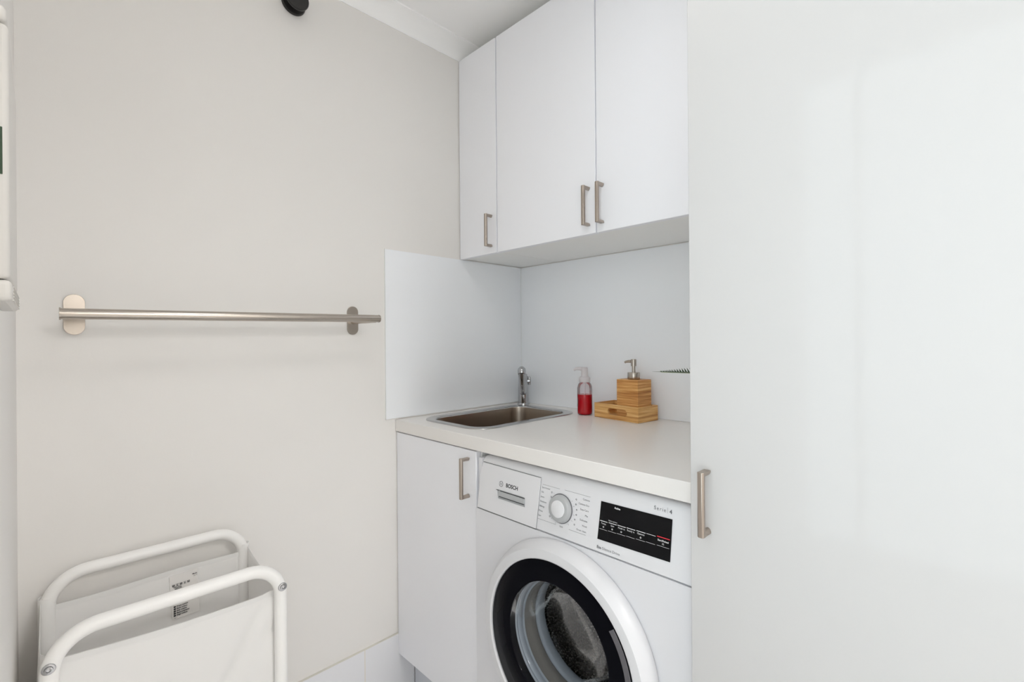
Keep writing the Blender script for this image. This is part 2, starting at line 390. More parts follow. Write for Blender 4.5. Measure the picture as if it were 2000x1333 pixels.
# ------------------------------------------------------------------ sink
t = thing('sink', 'small rectangular stainless steel sink set into the worktop', 'sink', ((SX0+SX1)/2, (SY0+SY1)/2, ZT))
bm = B()
def loopsweep(bm, loops):      # loops: list of (2-D loop, z)
    rs = [[bm.verts.new((x, y, z)) for x, y in lp] for lp, z in loops]
    for a, b in zip(rs, rs[1:]):
        n = len(a)
        for i in range(n): bm.faces.new((a[i], a[(i+1) % n], b[(i+1) % n], b[i]))
    return rs
def rr(ins, r): return rrect(SX0+ins, SX1-ins, SY0+ins, SY1-ins, r, 10)
loopsweep(bm, [(rr(0, .075), ZT+.0004), (rr(.001, .074), ZT+.0022), (rr(.005, .07), ZT+.0034), (rr(.012, .064), ZT+.003), (rr(.020, .058), ZT+.0022),
               (rr(.026, .054), ZT+.0026), (rr(.030, .050), ZT+.0016), (rr(.0315, .049), ZT-.002)])
obj('rim', bm, M_sinkrim, t, smooth=80, recalc=False)
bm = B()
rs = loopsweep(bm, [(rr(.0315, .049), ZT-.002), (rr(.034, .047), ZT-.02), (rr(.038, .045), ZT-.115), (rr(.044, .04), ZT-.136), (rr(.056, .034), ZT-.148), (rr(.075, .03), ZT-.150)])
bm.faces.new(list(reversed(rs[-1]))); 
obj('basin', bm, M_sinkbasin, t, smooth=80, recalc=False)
bm = B(); lathe(bm, ((SX0+SX1)/2, (SY0+SY1)/2, ZT-.1495), (0, 0, 1), [(.042, 0), (.042, .0015), (.034, .002), (.030, -.003), (0, -.004)], 28, cap0=False); obj('drain', bm, M_chrome, t)

# ------------------------------------------------------------------ tap
TX, TY = .060, 1.390
t = thing('tap', 'chrome mixer tap standing behind the sink in the corner', 'tap', (TX, TY, ZT))
bm = B(); lathe(bm, (TX, TY, ZT), (0, 0, 1), [(.0240, 0), (.0240, .004), (.0215, .007)], 32); obj('base_ring', bm, M_chrome, t, smooth=40)
bm = B(); lathe(bm, (TX, TY, ZT+.0065), (0, 0, 1), [(.0205, 0), (.0200, .03), (.0192, .070), (.0185, .100), (.016, .112), (.010, .118), (0, .1195)], 36); obj('body', bm, M_chrome, t, smooth=60)
dn = Vector((.66, -.75, 0)).normalized()
bm = B(); sp = []
for i in range(15):
    k = i/14; p = Vector((TX, TY, ZT+.048)) + dn*(.010 + .105*k) + Vector((0, 0, .048*k + .042*k*k)); sp.append(p)
tube(bm, sp, [.0130]*12 + [.0140, .0142, .0140], 20)
obj('spout', bm, M_chrome, t, smooth=60)
tip = sp[-1]; bm = B(); lathe(bm, tip + Vector((0, 0, .006)), (.25, -.28, -.9), [(0, -.013), (.008, -.011), (.0145, -.004), (.0158, .004), (.0150, .014), (.0135, .0165), (.0105, .016), (0, .0158)], 28); obj('aerator', bm, M_chrome, t, smooth=50)
side = Vector((.75, .66, 0)).normalized(); bm = B()
hb = Vector((TX, TY, ZT+.092)); tube(bm, [hb + side*.012, hb + side*.026], .0095, 20); obj('lever_hub', bm, M_chrome, t)
bm = B(); tube(bm, [hb + side*.0245 + Vector((0, 0, -.014)), hb + side*.025 + Vector((0, 0, 0)), hb + side*.0245 + Vector((0, 0, .012)), hb + side*.022 + Vector((0, 0, .020))], [.0052, .0058, .0058, .0036], 14); obj('lever', bm, M_chrome, t, smooth=60)

# ------------------------------------------------------------------ soap bottle
BX, BY = .3890, 1.3500
t = thing('soap_bottle', 'clear pump bottle half full of red liquid soap', 'bottle', (BX, BY, ZT))
outer = [(.020, 0), (.0245, .003), (.0252, .010), (.0250, .085), (.0242, .096), (.0215, .104), (.0165, .109), (.0155, .112)]
bm = B(); lathe(bm, (BX, BY, ZT), (0, 0, 1), outer, 36, cap1=False); obj('bottle_body', bm, M_clear, t, smooth=60)
bm = B(); lathe(bm, (BX, BY, ZT+.0015), (0, 0, 1), [(.019, 0), (.0238, .003), (.0244, .010), (.0243, .0675), (0, .068)], 36); obj('liquid', bm, M_liquid, t, smooth=60, label='red liquid soap')
bm = B(); tube(bm, [(BX+.001, BY, ZT+.012), (BX, BY, ZT+.108)], .0022, 8); obj('dip_tube', bm, M_pump, t)
bm = B(); lathe(bm, (BX, BY, ZT+.1105), (0, 0, 1), [(.0190, 0), (.0193, .002), (.0190, .014), (.0168, .017), (.0120, .020), (.0115, .032), (.0108, .038), (.0108, .046), (.009, .050), (0, .051)], 28); obj('pump_collar', bm, M_pump, t, smooth=40)
bm = B(); tube(bm, [(BX, BY, ZT+.153), (BX-.018, BY-.002, ZT+.156), (BX-.034, BY-.004, ZT+.1545), (BX-.041, BY-.005, ZT+.150)], [.0075, .0062, .0048, .0042], 12); obj('nozzle', bm, M_pump, t, smooth=60)
# wrap label with flower-like print, on the left half of the bottle
bm = B(); 
for i in range(14):
    a0 = math.radians(196 + i*3.4); z = ZT + .022 + random.random()*.066; hgt = .006 + random.random()*.008
    for da in (0,):
        a1 = a0 + math.radians(6)
        q = [(BX+.0255*math.cos(a), BY+.0255*math.sin(a), zz) for a, zz in ((a0, z), (a1, z), (a1, z+hgt), (a0, z+hgt))]
        bm.faces.new([bm.verts.new(p) for p in q])
obj('printed_label', bm, M_ink, t, smooth=0, label='dark printed marks')

# ------------------------------------------------------------------ bamboo tray
TR = (.6145-.176, .6145, 1.3120, 1.4110); XF = Matrix.Translation((TR[1], TR[2], 0)) @ Matrix.Rotation(math.radians(-7), 4, 'Z') @ Matrix.Translation((-TR[1], -TR[2], 0)); th_ = .008; zt = ZT + .0475
t = thing('bamboo_tray', 'small bamboo tray with a slotted hand-hold in its front', 'tray', (.535, 1.371, ZT))
bm = B()
slot = rrect(.4955, .5715, .9150, .9355, .0100, 6)
sheet(bm, [[(TR[0], ZT+.0005), (TR[1], ZT+.0005), (TR[1], zt), (TR[0], zt)], slot], XZ(TR[2]), th_)
obj('front_board', bm, M_bam2, t, bevel=.0008)
bm = B(); sheet(bm, [[(TR[0], ZT+.0005), (TR[1], ZT+.0005), (TR[1], zt), (TR[0], zt)], slot], XZ(TR[3]-th_), th_); obj('back_board', bm, M_bam2, t, bevel=.0008)
obj('side_board', bx(TR[0], TR[0]+th_, TR[2]+th_, TR[3]-th_, ZT+.0005, zt), M_bam2, t, bevel=.0008)
obj('side_board', bx(TR[1]-th_, TR[1], TR[2]+th_, TR[3]-th_, ZT+.0005, zt), M_bam2, t, bevel=.0008)
obj('base_board', bx(TR[0]+th_, TR[1]-th_, TR[2]+th_, TR[3]-th_, ZT+.001, ZT+.006), M_bam2, t)

# ------------------------------------------------------------------ bamboo dispenser
DX0, DX1, DY0, DY1, DZ0, DZ1 = .5225, .6030, 1.3275, 1.4085, ZT+.0065, 1.0290
DX0, DX1, DY0, DY1 = .6055-.0815, .6055, 1.3225, 1.3225+.068
t = thing('soap_dispenser', 'square bamboo soap dispenser with steel pump standing in the tray', 'dispenser', (.569, 1.361, DZ0))
obj('container', bx(DX0, DX1, DY0, DY1, DZ0, DZ1), M_bam, t, bevel=.0014)
PXc, PYc = (DX0+DX1)/2, (DY0+DY1)/2
bm = B(); lathe(bm, (PXc, PYc, DZ1), (0, 0, 1), [(.0185, 0), (.0190, .0008), (.0190, .0205), (.0182, .0215), (.0060, .0217)], 36); obj('collar', bm, M_steel, t, smooth=40, label='brushed steel collar')
bm = B(); lathe(bm, (PXc, PYc, DZ1+.021), (0, 0, 1), [(.0055, 0), (.0055, .020), (.0085, .0205), (.0088, .040), (.0080, .0418), (0, .042)], 24); obj('plunger', bm, M_steel, t, smooth=40)
bm = B(); tube(bm, [(PXc, PYc, DZ1+.0555), (PXc-.016, PYc-.006, DZ1+.0562), (PXc-.024, PYc-.009, DZ1+.0545), (PXc-.027, PYc-.010, DZ1+.0520)], [.0048, .0042, .0036, .0032], 12); obj('nozzle', bm, M_steel, t, smooth=60)

XF = None
# ------------------------------------------------------------------ potted plant (mostly behind the tall cabinet)
QX, QY = .885, 1.300
t = thing('potted_plant', 'potted spiky succulent whose toothed leaf pokes out beside the tall cabinet', 'plant', (QX, QY, ZT))
bm = B(); lathe(bm, (QX, QY, ZT), (0, 0, 1), [(.035, 0), (.037, .002), (.046, .082), (.047, .088), (.043, .088), (.041, .075), (0, .075)], 36); obj('pot', bm, M_pot, t, smooth=40)
bm = B(); lathe(bm, (QX, QY, ZT+.0752), (0, 0, 1), [(.0405, 0), (.038, .004), (0, .006)], 24); obj('soil', bm, M_soil, t)
def leaf(parent, path, w0, teeth):
    """fleshy tapered leaf along path with a row of dark teeth on its upper side and a pale keel beneath"""
    bm = B(); n = len(path); P = [Vector(p) for p in path]; rings = []
    for i, p in enumerate(P):
        k = i/(n-1); tg = (P[min(i+1, n-1)] - P[max(i-1, 0)]).normalized(); sd = tg.cross(Vector((0, 0, 1))).normalized(); up = sd.cross(tg)
        wv = w0*(1-k)**.8 + .0006; h = wv*.32
        rings.append([bm.verts.new(p + sd*a*wv + up*b*h) for a, b in ((-1, .25), (-.5, -.5), (0, -.8), (.5, -.5), (1, .25), (0, .35))])
    for a, b in zip(rings, rings[1:]):
        for j in range(6): bm.faces.new((a[j], a[(j+1) % 6], b[(j+1) % 6], b[j]))
    bm.faces.new(rings[0]); bm.faces.new(rings[-1])
    lf = obj('leaf', bm, M_leaf, parent, smooth=60)
    bm = B(); m = teeth
    for q in range(m):
        k = (q+.5)/m*.88; f = k*(n-1); i = int(f); p = P[i].lerp(P[min(i+1, n-1)], f-i)
        tg = (P[min(i+1, n-1)] - P[i]).normalized(); sd = tg.cross(Vector((0, 0, 1))).normalized(); up = sd.cross(tg)
        wv = w0*(1-k)**.8
        for s in (-1, 1):
            hh = .0125*min(1, (1-k)*2.0); b0 = p + sd*s*wv*.8; l = .0019
            a1 = bm.verts.new(b0 - tg*l); a2 = bm.verts.new(b0 + tg*l); a3 = bm.verts.new(b0 - sd*s*.002); a4 = bm.verts.new(b0 + up*hh + tg*hh*.5 + sd*s*.001)
            bm.faces.new((a1, a2, a4)); bm.faces.new((a2, a3, a4)); bm.faces.new((a3, a1, a4)); bm.faces.new((a1, a3, a2))
    te = obj('leaf_teeth', bm, M_leaf, lf, smooth=0); te['kind'] = 'stuff'
    bm = B(); tube(bm, [p - Vector((0, 0, .0005 + .3*w0*(1-i/(n-1))**.8)) for i, p in enumerate(P[:-2])], [.0008 for _ in P[:-2]], 6); obj('leaf_keel', bm, M_leafedge, lf, label='pale line under the leaf')
main = []
for i in range(16):
    k = i/15; main.append((QX - .213*k - .004, QY, ZT + .085 + .0795*min(1, (k*3.6))**.6 - .006*max(0, k-.3)))
leaf(t, main, .0125, 24)
for a, l, h in ((-75, .085, .05), (-20, .08, .09), (35, .085, .06), (80, .075, .08), (150, .045, .10), (-120, .06, .09), (0, .03, .12)):
    r = math.radians(a); leaf(t, [(QX + math.cos(r)*l*i/9, QY + math.sin(r)*l*i/9, ZT + .078 + h*math.sin(i/9*PI*.55)) for i in range(10)], .0085, 9)

# ------------------------------------------------------------------ washing machine
WX = (.408, .9985); WC = .703; WZc = .4835
YF = .845
t = thing('washing_machine', 'white front-loading washing machine with black door ring under the worktop', 'washing machine', (WC, 1.12, 0))
bm = B()
sheet(bm, [rrect(WX[0], WX[1], .018, .7165, .004, 3), circ(WC, WZc, .205)], XZ(YF), .012)
box(bm, WX[0], WX[0]+.012, YF+.012, 1.400, .018, .846); box(bm, WX[1]-.012, WX[1], YF+.012, 1.400, .018, .846)
box(bm, WX[0]+.012, WX[1]-.012, 1.388, 1.400, .018, .846); box(bm, WX[0]+.012, WX[1]-.012, YF+.012, 1.388, .018, .03)
obj('body', bm, M_wm, t, smooth=30)
obj('lid', bx(WX[0], WX[1], .896, 1.400, .8465, .8525), M_wm, t, bevel=.003)
for x in (.45, .955):
    for y in (.89, 1.35):
        bm = B(); lathe(bm, (x, y, 0), (0, 0, 1), [(.02, 0), (.02, .018)], 16); obj('foot', bm, M_gasket2, t)
# control panel: leaning back, rounded top edge and rounded left end
ZP0 = .7185; SL = .14
PU = Vector((0, SL, 1)).normalized(); PN = Vector((0, -1, SL)).normalized()
def PP(x, z, lift=0.): return Vector((x, YF + SL*(z-.72), z)) + PN*lift
bm = B()
prof = []   # (dy, z) section going up the front and over the top
for z in (ZP0, .74, .78, .81, .825, .837): prof.append((YF + SL*(z-.72), z))
cy, cz, rr_ = YF + SL*(.837-.72) + .016, .8375, .016
for a in (165, 145, 125, 105, 90): prof.append((cy + rr_*math.cos(math.radians(a)), cz + .0155*math.sin(math.radians(a))))
prof.append((.895, .853)); 
def px(z, s):   # left and right ends draw in a little near the top
    k = max(0, (z-.80)/.053); return .0015 + .012*k*k
secs = [('L', 0)]
A = []; Bv = []; n = len(prof)
for yy, zz in prof:
    A.append(bm.verts.new((WX[0]+.0035+px(zz, 0), yy, zz))); Bv.append(bm.verts.new((WX[1]-px(zz, 0)*.5, yy, zz)))
a0 = bm.verts.new((WX[0]+.005, .895, ZP0)); b0 = bm.verts.new((WX[1]-.001, .895, ZP0))
for i in range(n-1): bm.faces.new((A[i], Bv[i], Bv[i+1], A[i+1]))
bm.faces.new(A + [a0]); bm.faces.new(Bv + [b0]); bm.faces.new((A[0], a0, b0, Bv[0])); bm.faces.new((A[-1], Bv[-1], b0, a0))
obj('control_panel', bm, M_wmp, t, bevel=.0035, seg=3, smooth=50)
# detergent drawer
def pplate(bm, loops, lift, th): sheet(bm, loops, lambda a, b, h: PP(a, b, lift + h), th)
DR = [(.4165, .7200), (.6235, .7200), (.6262, .8335), (.4232, .8352), (.4200, .8230), (.4170, .8050)]
rec = [(.4905, .7585), (.5835, .7585), (.5810, .7790), (.4850, .7790)]
bm = B(); pplate(bm, [DR, rec], .0004, .0018)
dr = obj('detergent_drawer', bm, M_wmp, t, bevel=.0006, smooth=30)
bm = B()
for a, b in (((.4225, .8360), (.6264, .8340)), ((.4170, .7185), (.6240, .7187))):
    bm.faces.new([bm.verts.new(PP(*q, .0009)) for q in (a, b, (b[0], b[1]+.0011), (a[0], a[1]+.0011))])
bm.faces.new([bm.verts.new(PP(*q, .0009)) for q in ((.6236, .7190), (.6244, .7190), (.6270, .8335), (.6262, .8335))])
obj('drawer_gap', bm, M_ink_shade, dr, smooth=0)
bm = B(); bm.faces.new([bm.verts.new(PP(*q, .0006)) for q in rec]); obj('drawer_recess', bm, M_wmgrey, dr, smooth=0)
bm = B(); pplate(bm, [[(.4905, .7650), (.5830, .7650), (.5815, .7765), (.4905, .7765)]], .0012, .0035); obj('drawer_handle', bm, M_wmgrey, dr, bevel=.001)
bm = B()
for q in ([(.4960, .7632), (.5835, .7632), (.5835, .7652), (.4960, .7652)], [(.4990, .7774), (.5825, .7774), (.5825, .7790), (.4990, .7790)], [(.4840, .7778), (.4930, .7775), (.4920, .7790), (.4840, .7792)]):
    bm.faces.new([bm.verts.new(PP(*p, .0050)) for p in q])
obj('handle_gap', bm, M_ink, dr, smooth=0)
XD = (1, 0, 0)
bm = B(); text(bm, 'BOSCH', .0130, PP(.5145, .7905, .0024), XD, PU, bold=.0004, space=.98); obj('brand_lettering', bm, M_ink, dr, smooth=0, recalc=False, label='dark BOSCH lettering')
bm = B()
ec = (.4975, .7945)
def pring(bm, c, r0, r1, lift, n=32):
    a = [bm.verts.new(PP(c[0]+r0*math.cos(2*PI*i/n), c[1]+r0*math.sin(2*PI*i/n), lift)) for i in range(n)]
    b = [bm.verts.new(PP(c[0]+r1*math.cos(2*PI*i/n), c[1]+r1*math.sin(2*PI*i/n), lift)) for i in range(n)]
    for i in range(n): bm.faces.new((a[i], a[(i+1) % n], b[(i+1) % n], b[i]))
def pbar(bm, x0, x1, z0, z1, lift): bm.faces.new([bm.verts.new(PP(*q, lift)) for q in ((x0, z0), (x1, z0), (x1, z1), (x0, z1))])
pring(bm, ec, .0060, .0071, .0024)
pbar(bm, ec[0]-.0036, ec[0]-.0026, ec[1]-.0048, ec[1]+.0048, .0024); pbar(bm, ec[0]+.0026, ec[0]+.0036, ec[1]-.0048, ec[1]+.0048, .0024); pbar(bm, ec[0]-.0030, ec[0]+.0030, ec[1]-.0005, ec[1]+.0005, .0024)
obj('brand_emblem', bm, M_ink_shade, dr, smooth=0, recalc=False)
# programme dial
KC = (.6905, .7805)
bm = B(); ko = PP(KC[0], KC[1], .0002)
lathe(bm, ko, PN, [(.0318, 0), (.0320, .0012), (.0312, .0020)], 48); dial = obj('dial', bm, M_ink_shade, t, smooth=40)  # base disc coloured dark to paint the shadow gap round the knob
bm = B(); lathe(bm, ko, PN, [(.0305, .0015), (.0300, .0040), (.0272, .0105), (.0262, .0116), (.0190, .0116)], 48, cap1=False); obj('dial_ring', bm, M_wmgrey, dial, smooth=50, label='grey dial ring')
bm = B(); lathe(bm, ko, PN, [(.0188, .0110), (.0187, .0126), (.0178, .0132), (0, .0133)], 48, cap0=False); obj('dial_cap', bm, M_wmp, dial, smooth=40, label='white dial cap')
# printing round the dial
bm = B()
pbar(bm, .6315, .683, .8208, .8213, .0004); pbar(bm, .697, .7665, .8216, .8221, .0004)
pbar(bm, .6255, .680, .7432, .7437, .0004); pbar(bm, .716, .7610, .7425, .7430, .0004)
words_l = ['Sportswear', 'Silk', 'Jeans', 'Outdoor', 'Allergy', 'Rinse', 'Spin']
words_r = ['Cottons', 'Cottons Eco', 'Easy-Care', 'Mix', 'Delicates', 'Wool', 'Drum clean']
for i, wd in enumerate(words_l): text(bm, wd, .0054, PP(.6305 - i*.0008, .8130 - i*.0105, .0004), XD, PU)
for i, wd in enumerate(words_r): text(bm, wd, .0054, PP(.7655 - i*.0006, .8120 - i*.0108, .0004), XD, PU, 'RIGHT')
text(bm, 'Start', .0050, PP(.690, .7415, .0004), XD, PU)
for i in range(6):
    z = .809 - i*.0105
    pring(bm, (.6590 - abs(i-3)*-.0006, z), .0008 if i == 4 else .0012, .0020, .0004, 10)
    pring(bm, (.7300 + (.003 if i in (2, 3) else 0), z), .0010, .0018, .0004, 10)
for ang in (20, 38, -8, -30, -50, 130, 148, 205, 228, 250):
    a = math.radians(ang); c0, c1 = .0345, .0385
    p0 = (KC[0]+c0*math.cos(a), KC[1]+c0*math.sin(a)); p1 = (KC[0]+c1*math.cos(a), KC[1]+c1*math.sin(a)); nx, nz = -math.sin(a)*.0002, math.cos(a)*.0002
    bm.faces.new([bm.verts.new(PP(*q, .0004)) for q in ((p0[0]-nx, p0[1]-nz), (p1[0]-nx, p1[1]-nz), (p1[0]+nx, p1[1]+nz), (p0[0]+nx, p0[1]+nz))])
obj('programme_lettering', bm, M_ink_shade, t, smooth=0, recalc=False)
# display
bm = B(); pplate(bm, [[(.7910, .7445), (.9505, .7475), (.9505, .8230), (.7940, .8205)]], .0002, .0010); dsp = obj('display', bm, M_disp, t, bevel=.0004, smooth=0)
L_ = .0016; bm = B(); text(bm, 'Active', .0052, PP(.827, .8130, L_), XD, PU, bold=.0002); obj('display_title', bm, M_glow, dsp, smooth=0, recalc=False, label='small white word at the top of the display')
bm = B()
def drow(bm, x0, x1, z, h): pbar(bm, x0, x1, z, z+h, L_)
cols = [(.7950, .8130), (.8155, .8345), (.8365, .8555), (.8575, .8765), (.8790, .8985), (.9005, .9195), ]
for i, (a, b) in enumerate(cols): drow(bm, a, b, .7818 + i*.00055, .0012 if i < 5 else .0008)
for i, (a, b) in enumerate(cols + [(.9230, .9475)]): drow(bm, a, b, .7660 + i*.0007, .0005)
for i, wd in enumerate(['Temp.', 'Spin', 'Finish in', 'Ready in', 'Options']): text(bm, wd, .0048, PP((cols[i][0]+cols[i][1])/2, .7765 + i*.0006, L_), XD, PU, 'CENTER')
text(bm, 'Start/Reload', .0044, PP(.9350, .7790, L_), XD, PU, 'CENTER', bold=.0001)
text(bm, '35', .0046, PP(.9350, .7735, L_), XD, PU, 'CENTER')
for i in (0, 1, 2, 4): pring(bm, ((cols[i][0]+cols[i][1])/2, .7715 + i*.0006), .0009, .0016, L_, 12)
text(bm, 'Select options', .0036, PP(.8150, .7862, L_), XD, PU)
obj('display_lettering', bm, M_glow, dsp, smooth=0, recalc=False, label='white display lettering')
bm = B(); pbar(bm, .9225, .9480, .7855, .7872, L_); obj('start_bar', bm, M_red, dsp, smooth=0, recalc=False, label='red bar on the display')
bm = B(); text(bm, 'Serie', .0098, PP(.9120, .8325, .0004), XD, PU, space=1.25); pbar(bm, .9395, .9399, .8315, .8415, .0004); text(bm, '4', .0105, PP(.9435, .8320, .0004), XD, PU, bold=.0002)
obj('series_lettering', bm, M_ink_shade, t, smooth=0, recalc=False)
bm = B(); text(bm, 'Eco', .0074, PP(.7905, .7268, .0004), XD, PU, bold=.0003); text(bm, 'Silence Drive', .0074, PP(.8035, .7268, .0004), XD, PU, space=1.05)
obj('motor_lettering', bm, M_ink_shade, t, smooth=0, recalc=False)

# door
C0 = Vector((WC, 0, WZc)); AX = (0, 1, 0)
bm = B()
lathe(bm, (WC, 0, WZc), AX, [(.1945, .8135), (.1955, .8080), (.1985, .8055), (.2100, .8058), (.2160, .8070), (.2260, .8200), (.2290, .8290), (.2308, .8370), (.2295, .8430), (.2260, .8445), (.2000, .8445), (.1945, .8400)], 96, cap0=False, cap1=False)
vs = list(bm.verts)
door = obj('door', bm, M_ring, t, smooth=30)
GZ = .4925                                  # bowl sits a touch high in the ring
bm = B()
def ringplate(bm, y0, y1):
    n = 96; O = [(WC+.1948*math.cos(2*PI*i/n), WZc+.1948*math.sin(2*PI*i/n)) for i in range(n)]; I = [(WC+.1365*math.cos(2*PI*i/n), GZ+.1365*math.sin(2*PI*i/n)) for i in range(n)]
    loops = [[bm.verts.new((x, y, z)) for x, z in lp] for lp, y in ((O, y0+.003), ([(WC+(x-WC)*.985, WZc+(z-WZc)*.985) for x, z in O], y0), ([(WC+(x-WC)*1.01, GZ+(z-GZ)*1.01) for x, z in I], y1), (I, y1+.003), (I, y1+.018))]
    for a, b in zip(loops, loops[1:]):
        for i in range(n): bm.faces.new((a[i], a[(i+1) % n], b[(i+1) % n], b[i]))
ringplate(bm, .8095, .8125)
obj('door_trim', bm, M_dark, door, smooth=50, label='glossy black trim ring', recalc=True)
# handle grip set into the right edge of the black trim
bm = B()
n = 18
for i in range(n):
    pass
gl = []
for i in range(n+1):
    a = math.radians(38 - 70*i/n); gl.append([(WC + r*math.cos(a), y, WZc + r*math.sin(a)) for r, y in ((.1785, .8100), (.1795, .8075), (.1900, .8070), (.1915, .8090))])
g = [[bm.verts.new(p) for p in row] for row in gl]
for a, b in zip(g, g[1:]):
    for j in range(3): bm.faces.new((a[j], a[j+1], b[j+1], b[j]))
obj('door_grip', bm, mat('grip_dark_grey', (.12, .115, .125), .3), door, smooth=50, label='dark grey grip')
# glass bowl
bm = B()
lathe(bm, (WC, 0, GZ), AX, [(.1362, .8135), (.1350, .8165), (.1300, .822), (.1240, .845), (.1150, .875), (.1060, .905), (.098, .915), (.06, .922), (0, .924)], 96, cap0=False)
obj('door_glass', bm, M_bowl, door, smooth=60)
# grey bellows seen through the glass
bm = B()
lathe(bm, (WC, 0, GZ), AX, [(.1480, .8300), (.1390, .8285), (.1372, .8320), (.1352, .8345), (.1362, .8385), (.1335, .8405), (.1320, .8470), (.1330, .8520), (.1290, .8545)], 96, cap0=False, cap1=False)
obj('door_seal', bm, M_gasket, t, smooth=50, label='pale grey rubber door seal')
bm = B()
lathe(bm, (WC, 0, GZ), AX, [(.1290, .8545), (.1300, .8600), (.1262, .8700), (.1245, .8860), (.1262, .8900), (.1275, .8915)], 96, cap0=False, cap1=False)
obj('seal_fold', bm, mat('brown_grey_rubber', (.30, .27, .24), .45), t, smooth=50, label='darker inner fold of the seal')
bm = B()
lathe(bm, (WC, 0, GZ), AX, [(.1275, .8915), (.1225, .8935), (.1200, .8990), (.1195, .9120), (.1220, .9190), (.1400, .9210)], 96, cap0=False, cap1=False)
obj('seal_lip', bm, M_gasket, t, smooth=50, label='pale grey lip of the seal')
bm = B()
lathe(bm, (WC, 0, GZ-.005), AX, [(.1300, .9225), (.1300, .9300), (.1700, .9450), (.2150, .9650), (.2250, .9900), (.2250, 1.1500), (.2100, 1.1750), (.1200, 1.1850), (.06, 1.165), (0, 1.160)], 96, cap0=False)
obj('drum', bm, M_drum, t, smooth=40, label='perforated steel drum')
for k in range(3):
    a = math.radians(75 + 120*k); r0 = .222; cxx, czz = WC + r0*math.cos(a), GZ-.005 + r0*math.sin(a); bm = B()
    ux, uz = math.cos(a), math.sin(a); vx, vz = -uz, ux
    sec = [(.022, 0), (.012, -.030), (.004, -.045), (-.004, -.045), (-.012, -.030), (-.022, 0)]
    A = [bm.verts.new((cxx+ux*q+vx*p, .985, czz+uz*q+vz*p)) for p, q in sec]; Bq = [bm.verts.new((cxx+ux*q+vx*p, 1.15, czz+uz*q+vz*p)) for p, q in sec]
    for i in range(6): bm.faces.new((A[i], A[(i+1) % 6], Bq[(i+1) % 6], Bq[i]))
    bm.faces.new(A); bm.faces.new(Bq); obj('drum_paddle', bm, M_drum, t, bevel=.003)

# ------------------------------------------------------------------ towel rail
t = thing('towel_rail', 'satin steel towel rail mounted on the painted left wall', 'towel rail', (.0, .40, 1.217))
RP = .100
bm = B(); tube(bm, [(RP, .0615, 1.2135), (RP, .7395, 1.2210)], .0108, 28, caps=True); rl = obj('rail', bm, M_rail, t, smooth=40)
bm = B(); tube(bm, [(RP, .0600, 1.2135), (RP, .0625, 1.2135)], .0122, 28); obj('end_cap', bm, M_rail, rl, smooth=40)
bm = B(); tube(bm, [(RP, .7385, 1.2210), (RP, .7415, 1.2210)], .0112, 28); obj('end_cap', bm, M_rail, rl, smooth=40)
for yc, z, ya in ((.0855, 1.2165, .0735), (.707, 1.2180, .7285)):
    bm = B(); sheet(bm, [arc(yc, z+.0255, .0172, 0, 180, 14) + arc(yc, z-.0255, .0172, 180, 360, 14)], YZ(.0005), .004)
    pl = obj('wall_plate', bm, M_steel if yc > .3 else M_rail, t, bevel=.001)
    bm = B(); tube(bm, [(.004, yc, z-.004), (.03, yc, z-.0040), (.06, (yc+ya)/2, z-.004), (RP, ya, z-.003)], [.0075, .0065, .006, .006], 16); obj('bracket_arm', bm, M_rail, pl, smooth=60)

# ------------------------------------------------------------------ black wall hook near the ceiling
t = thing('wall_hook', 'round black wall hook high on the painted wall at the top edge', 'hook', (0, .540, 2.098))
bm = B(); lathe(bm, (.0005, .540, 2.098), (1, 0, 0), [(.0325, 0), (.0325, .003), (.030, .006), (.012, .007)], 40); obj('back_plate', bm, M_black, t, smooth=40)
bm = B(); lathe(bm, (.006, .540, 2.098), (1, 0, 0), [(.011, 0), (.009, .010), (.010, .028)], 28); obj('stem', bm, M_black, t, smooth=40)
bm = B(); lathe(bm, (.0335, .536, 2.089), (1, 0, 0), [(.020, 0), (.0285, .003), (.0305, .006), (.0305, .010), (.0285, .0125), (0, .0135)], 40); obj('knob', bm, M_black, t, smooth=40)

# ------------------------------------------------------------------ laundry hamper
t = thing('laundry_hamper', 'white tube-framed laundry hamper with cotton bag against the left wall', 'laundry hamper', (.17, .216, 0))
def uframe(x, z1=.6855, y0=.0410, y1=.3935, r=.062, zr=0.0):
    pts = [(x, y0, .013)] + [(x, y0, z) for z in (.15, .3, .45, .55)]
    pts += [(x, a, b) for a, b in reversed(arc(y0+r, z1-r, r, 90, 180, 12))]
    pts += [(x, y, z1) for y in (.15, .22, .29)]
    pts += [(x, a, b) for a, b in reversed(arc(y1-r, z1-r, r, 0, 90, 12))]
    pts += [(x, y1, z) for z in (.55, .45, .3, .15, .013)]
    return pts
for x in (.0350, .3000):
    bm = B(); tube(bm, uframe(x, .6865 if x < .1 else .6845), .0125, 18); fr = obj('tube_frame', bm, M_tube, t, smooth=60)
    for y in (.0410, .3935):
        bm = B(); lathe(bm, (x, y, 0), (0, 0, 1), [(.0145, 0), (.0150, .004), (.0145, .026)], 18); obj('foot_cap', bm, M_tube, fr, smooth=40)
for y in (.0410, .3935):
    bm = B(); tube(bm, [(.0350, y, .095), (.3000, y, .095)], .009, 12); obj('cross_bar', bm, M_tube, t)
for y, z in ((.0405, .640), (.3935, .640)):
    bm = B(); lathe(bm, (.3118, y, z), (1, 0, 0), [(.0088, 0), (.0088, .0012), (.0080, .0020), (.0055, .0022), (.0050, .0045), (.0032, .0048), (.0028, .0030), (0, .0028)], 24); obj('bolt', bm, M_chrome, t, smooth=35, label='zinc hex-socket bolt')
